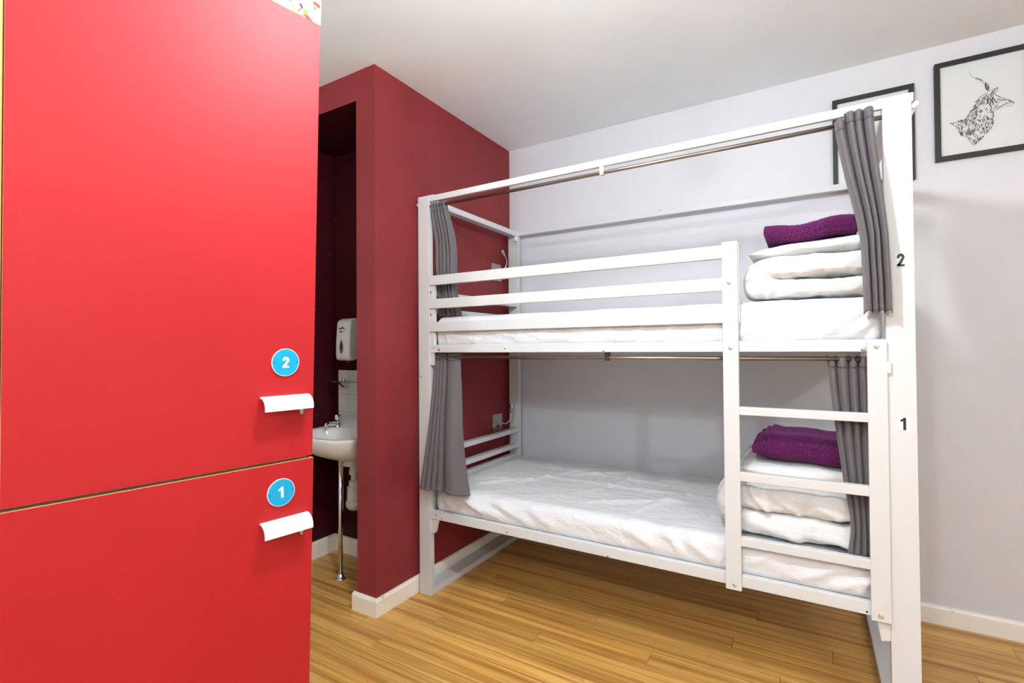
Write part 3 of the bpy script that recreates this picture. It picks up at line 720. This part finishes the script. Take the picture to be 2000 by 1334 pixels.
for seg in [[(705, 575), (722, 600), (735, 625)], [(715, 560), (700, 610), (712, 650)], [(728, 610), (745, 625), (770, 620)], [(690, 600), (680, 640), (700, 680)], [(750, 640), (735, 660), (715, 672)], [(775, 610), (800, 600), (825, 604)], [(840, 612), (856, 606), (875, 622)], [(655, 560), (668, 600), (650, 640)], [(625, 580), (612, 620), (600, 650)], [(668, 470), (672, 500), (668, 520)], [(640, 452), (648, 490), (662, 520)], [(705, 520), (695, 548), (680, 566)], [(728, 505), (712, 530), (700, 548)]]:
    pen(seg, .0026)
body = [(640, 545), (545, 635), (485, 760), (345, 806), (410, 862), (430, 912), (480, 920), (545, 998), (640, 905), (705, 835), (712, 705), (690, 640), (700, 590)]
def inside(p, poly):
    c = False; j = len(poly)-1
    for i in range(len(poly)):
        (xi, yi), (xj, yj) = poly[i], poly[j]
        if (yi > p[1]) != (yj > p[1]) and p[0] < (xj-xi)*(p[1]-yi)/(yj-yi)+xi: c = not c
        j = i
    return c
rd = random.Random(3); cnt = 0
while cnt < 420:
    p = (rd.uniform(335, 715), rd.uniform(545, 1000))
    if not inside(p, body): continue
    if p[1] < 760 and p[0] > 600 and rd.random() < .55: continue
    cnt += 1
    ang = rd.gauss(1.15, .45) if p[1] > 770 else rd.gauss(1.3 if p[0] > 560 else 2.3, .4)
    if p[0] < 470: ang = rd.gauss(.9, .4)
    ln = rd.uniform(10, 30); dx, dy = math.cos(ang)*ln/2, math.sin(ang)*ln/2; cv = rd.uniform(-4, 4)
    pen([(p[0]-dx, p[1]-dy), (p[0]+cv, p[1]), (p[0]+dx, p[1]+dy)], rd.uniform(.0007, .0022))
obj('drawing', b, 'ink', pp)['label'] = 'black ink strokes forming a horned animal head'

# ------------------------------------------------------------------ basin niche
# tiled splashback
sb = thing('tiled_splashback', 'white tiled splashback above the wash basin in the niche', 'splashback', (-2.23, YN, .80))
obj('grout_bed', box(-2.514, -1.955, YN-.006, YN+.002, .78, 1.120), 'grout', sb)
zrows = [(.782, .8635), (.8655, .974), (.976, 1.1195)]
for z0, z1 in zrows:
    for i in range(4):
        x0 = -2.513+i*.1395
        obj('tile', box(x0, x0+.1380, YN-.0085, YN-.002, z0, z1, .001, seg=1), 'tile', sb)
# wash basin
bas = thing('wash_basin', 'small white ceramic wash basin with chrome tap in the dark niche', 'basin', (-2.24, YN, 0))
cx_, cyb = -2.235, 1.905
def spow(c, e): return math.copysign(abs(c)**e, c)
def outline(k, n, f=1.0, inner=False):
    a = 2*math.pi*k/n; c, s_ = math.cos(a), math.sin(a)
    if inner:
        return Vector((cx_+.212*f*spow(c, .8), cyb-.03+(.118 if s_ > 0 else .158)*f*spow(s_, .85)))
    return Vector((cx_+.268*f*spow(c, .62), cyb+(.190*f*spow(s_, .35) if s_ > 0 else .218*f*spow(s_, .8))))
def zlift(p, z): 
    t = max(0, min(1, (p.y-2.015)/.06)); return z+.045*t*t*(3-2*t)+.012*max(0, (p.y-1.70)/.35)
n = 72; R_ = []
for f, z, blend in ((.0, .628, 0), (.16, .628, 0), (.28, .634, .2), (.5, .648, .5), (.72, .672, .8), (.88, .705, .95), (.965, .742, 1), (.992, .762, 1), (1.0, .770, 1), (.996, .777, 1), (.985, .780, 1), (.965, .781, 1)):
    row = []
    for k in range(n):
        o_ = outline(k, n); c_ = Vector((-2.205, 1.93)); circ = c_+Vector((math.cos(2*math.pi*k/n), math.sin(2*math.pi*k/n)))*.25
        q = c_.lerp(circ.lerp(o_, blend), f) if blend < 1 else Vector((cx_, cyb)).lerp(o_, f)
        row.append((q.x, q.y, zlift(q, z) if f > .9 else z))
    R_.append(row)
for f, z in ((1.04, .7805), (1.0, .7785), (.97, .770), (.93, .750), (.86, .722), (.7, .695), (.45, .680), (.2, .674), (.08, .672)):
    row = []
    for k in range(n):
        q = outline(k, n, f, True); row.append((q.x, q.y, zlift(q, z) if f > .99 else z))
    R_.append(row)
b = grid_mesh(R_[1:], True, None, True)
obj('bowl', b, 'ceramic', bas, True)
obj('waste_collar', lathe(-2.205, 1.93, [(.058, .600), (.062, .612), (.060, .650)], 28), 'ceramic', bas, True)
# tap
def tap(tx):
    tz = zlift(Vector((tx, 1.985)), .780)-.002; ty = 1.985
    tp = obj('tap', lathe(tx, ty, [(.024, tz), (.024, tz+.006), (.017, tz+.012), (.016, tz+.030), (.012, tz+.036), (.008, tz+.042)], 20), 'chrome', bas, True)
    obj('spout', tube([(tx, ty+.004, tz+.020), (tx, ty-.03, tz+.026), (tx, ty-.065, tz+.030), (tx, ty-.085, tz+.026), (tx, ty-.088, tz+.008)], [.015, .013, .0115, .0115, .0105], 14), 'chrome', tp, True)
    bb = lathe(tx, ty, [(.012, tz+.040), (.020, tz+.046), (.022, tz+.066), (.019, tz+.074)], 8)
    obj('tap_handle', bb, 'chrome', tp)
tap(-2.395); tap(-2.075)
# bottle trap
bt = obj('bottle_trap', lathe(-2.185, 1.925, [(.027, .602), (.027, .575), (.031, .575), (.031, .552), (.021, .552), (.021, .515), (.032, .515), (.032, .488), (.041, .482), (.043, .400), (.043, .398)], 28), 'trap_plastic', bas)
smooth_angle(bt, 30)
b = bm_new(); seg = 40; rr_ = []
for r, z in ((.047, .402), (.048, .378), (.038, .362), (.024, .354), (.004, .352)):
    rr_.append([(-2.185+(r+(.0015 if k % 4 < 2 and z > .37 else 0))*math.cos(k*2*math.pi/seg), 1.925+(r+(.0015 if k % 4 < 2 and z > .37 else 0))*math.sin(k*2*math.pi/seg), z) for k in range(seg)])
obj('trap_cap', grid_mesh(rr_, True, b, True), 'trap_plastic', bt, True)
obj('outlet_pipe', tube([(-2.15, 1.925, .50), (-2.11, 1.935, .505), (-2.09, 1.96, .505), (-2.09, YN+.002, .505)], .019, 14), 'trap_plastic', bt, True)
lg = obj('support_leg', tube([(-2.2015, 1.839, .004), (-2.197, 1.839, .648)], .0125, 16), 'chrome', bas, True)
obj('foot', lathe(-2.2015, 1.839, [(.034, 0), (.034, .004), (.028, .010), (.018, .013), (.018, .028), (.013, .030)], 24), 'steel', lg, True)
# soap dispenser
sd = thing('soap_dispenser', 'white wall-mounted soap dispenser with oval window above the basin', 'dispenser', (-2.346, YN, 1.19))
X0, X1, Y0 = -2.408, -2.286, 1.975
prof = [(YN+.001, 1.215), (Y0+.055, 1.192), (Y0+.020, 1.182), (Y0+.004, 1.190), (Y0-.002, 1.215), (Y0, 1.30), (Y0+.010, 1.405), (Y0+.018, 1.417), (Y0+.045, 1.432), (YN+.001, 1.437)]
b = bm_new(); ins = .012
rowsx = [(X0, .90), (X0+.006, .97), (X0+ins*1.6, 1.0), (X1-ins*1.6, 1.0), (X1-.006, .97), (X1, .90)]
yc_, zc_ = (YN), 1.31
b = grid_mesh([[(x, YN+(y-YN)*s_, zc_+(z-zc_)*(.97+.03*s_)) for y, z in prof] for x, s_ in rowsx], True, None, True)
smooth_angle(obj('body', b, 'plastic', sd), 50)
fx = (X0+X1)/2-.004
drop = [(.017*math.sin(t_)*(1 if math.cos(t_) < 0 else 1-.45*math.cos(t_)), .040*math.cos(t_)) for t_ in [k*2*math.pi/28 for k in range(28)]]
wn = obj('window', prism(drop, lambda u, v, w: Vector((fx+u, Y0+.0015-w-(.0+max(0, (1.262+v)-1.24)*0.0), 1.262+v)), .004), 'smoke', sd)
obj('window_slot', prism([(u*.45, v*.7+.004) for u, v in drop], lambda u, v, w: Vector((fx+u, Y0-.002-w, 1.262+v)), .0015), 'dark', wn)
b = bm_new()
for (x_, z_, w_, h_) in [(-.024, 1.371, .010, .004), (-.013, 1.370, .007, .004), (.012, 1.3705, .008, .005), (-.020, 1.352, .012, .005), (-.005, 1.352, .010, .005)]:
    box(fx+x_, fx+x_+w_, Y0+.0005, Y0+.009, z_-h_/2, z_+h_/2, 0, b)
for q in stroke2d([(-.004, 1.372), (.003, 1.379), (.010, 1.372)], .0018):
    prism([tuple(u) for u in q], lambda u, v, w: Vector((fx+u, Y0+.001+w, v)), .008, b)
obj('logo_print', b, 'ink', sd)
obj('nozzle', lathe(fx, Y0+.05, [(.010, 1.170), (.014, 1.200)], 14), 'smoke', sd, True)
# glass shelf
gs = thing('glass_shelf', 'clear glass shelf on chrome brackets over the basin', 'shelf', (-2.23, YN, 1.05))
obj('pane', box(-2.485, -1.985, 1.968, YN-.004, 1.0545, 1.0605, .0015), 'glass', gs)
for x in (-2.42, -2.05):
    b = prism([(YN-.008, 1.0545), (YN-.085, 1.0545), (YN-.075, 1.040), (YN-.045, 1.018), (YN-.015, 1.008), (YN-.008, 1.008)], lambda u, v, w: Vector((x-.010+w, u, v)), .020)
    br = obj('bracket', b, 'chrome', gs)
    obj('clamp_knob', tube([(x, YN-.045, 1.058), (x, YN-.045, 1.066), (x, YN-.045, 1.070)], [.013, .012, .006], 14), 'chrome', br, True)
# small round pipe cover on the niche back wall
o = obj('pipe_cover', tube([(-2.305, YN+.001, .155), (-2.305, YN-.012, .155), (-2.305, YN-.018, .155)], [.03, .03, .02], 20), 'plastic', None, True)
tag(o, 'small white round pipe cover low on the niche wall', 'pipe cover')
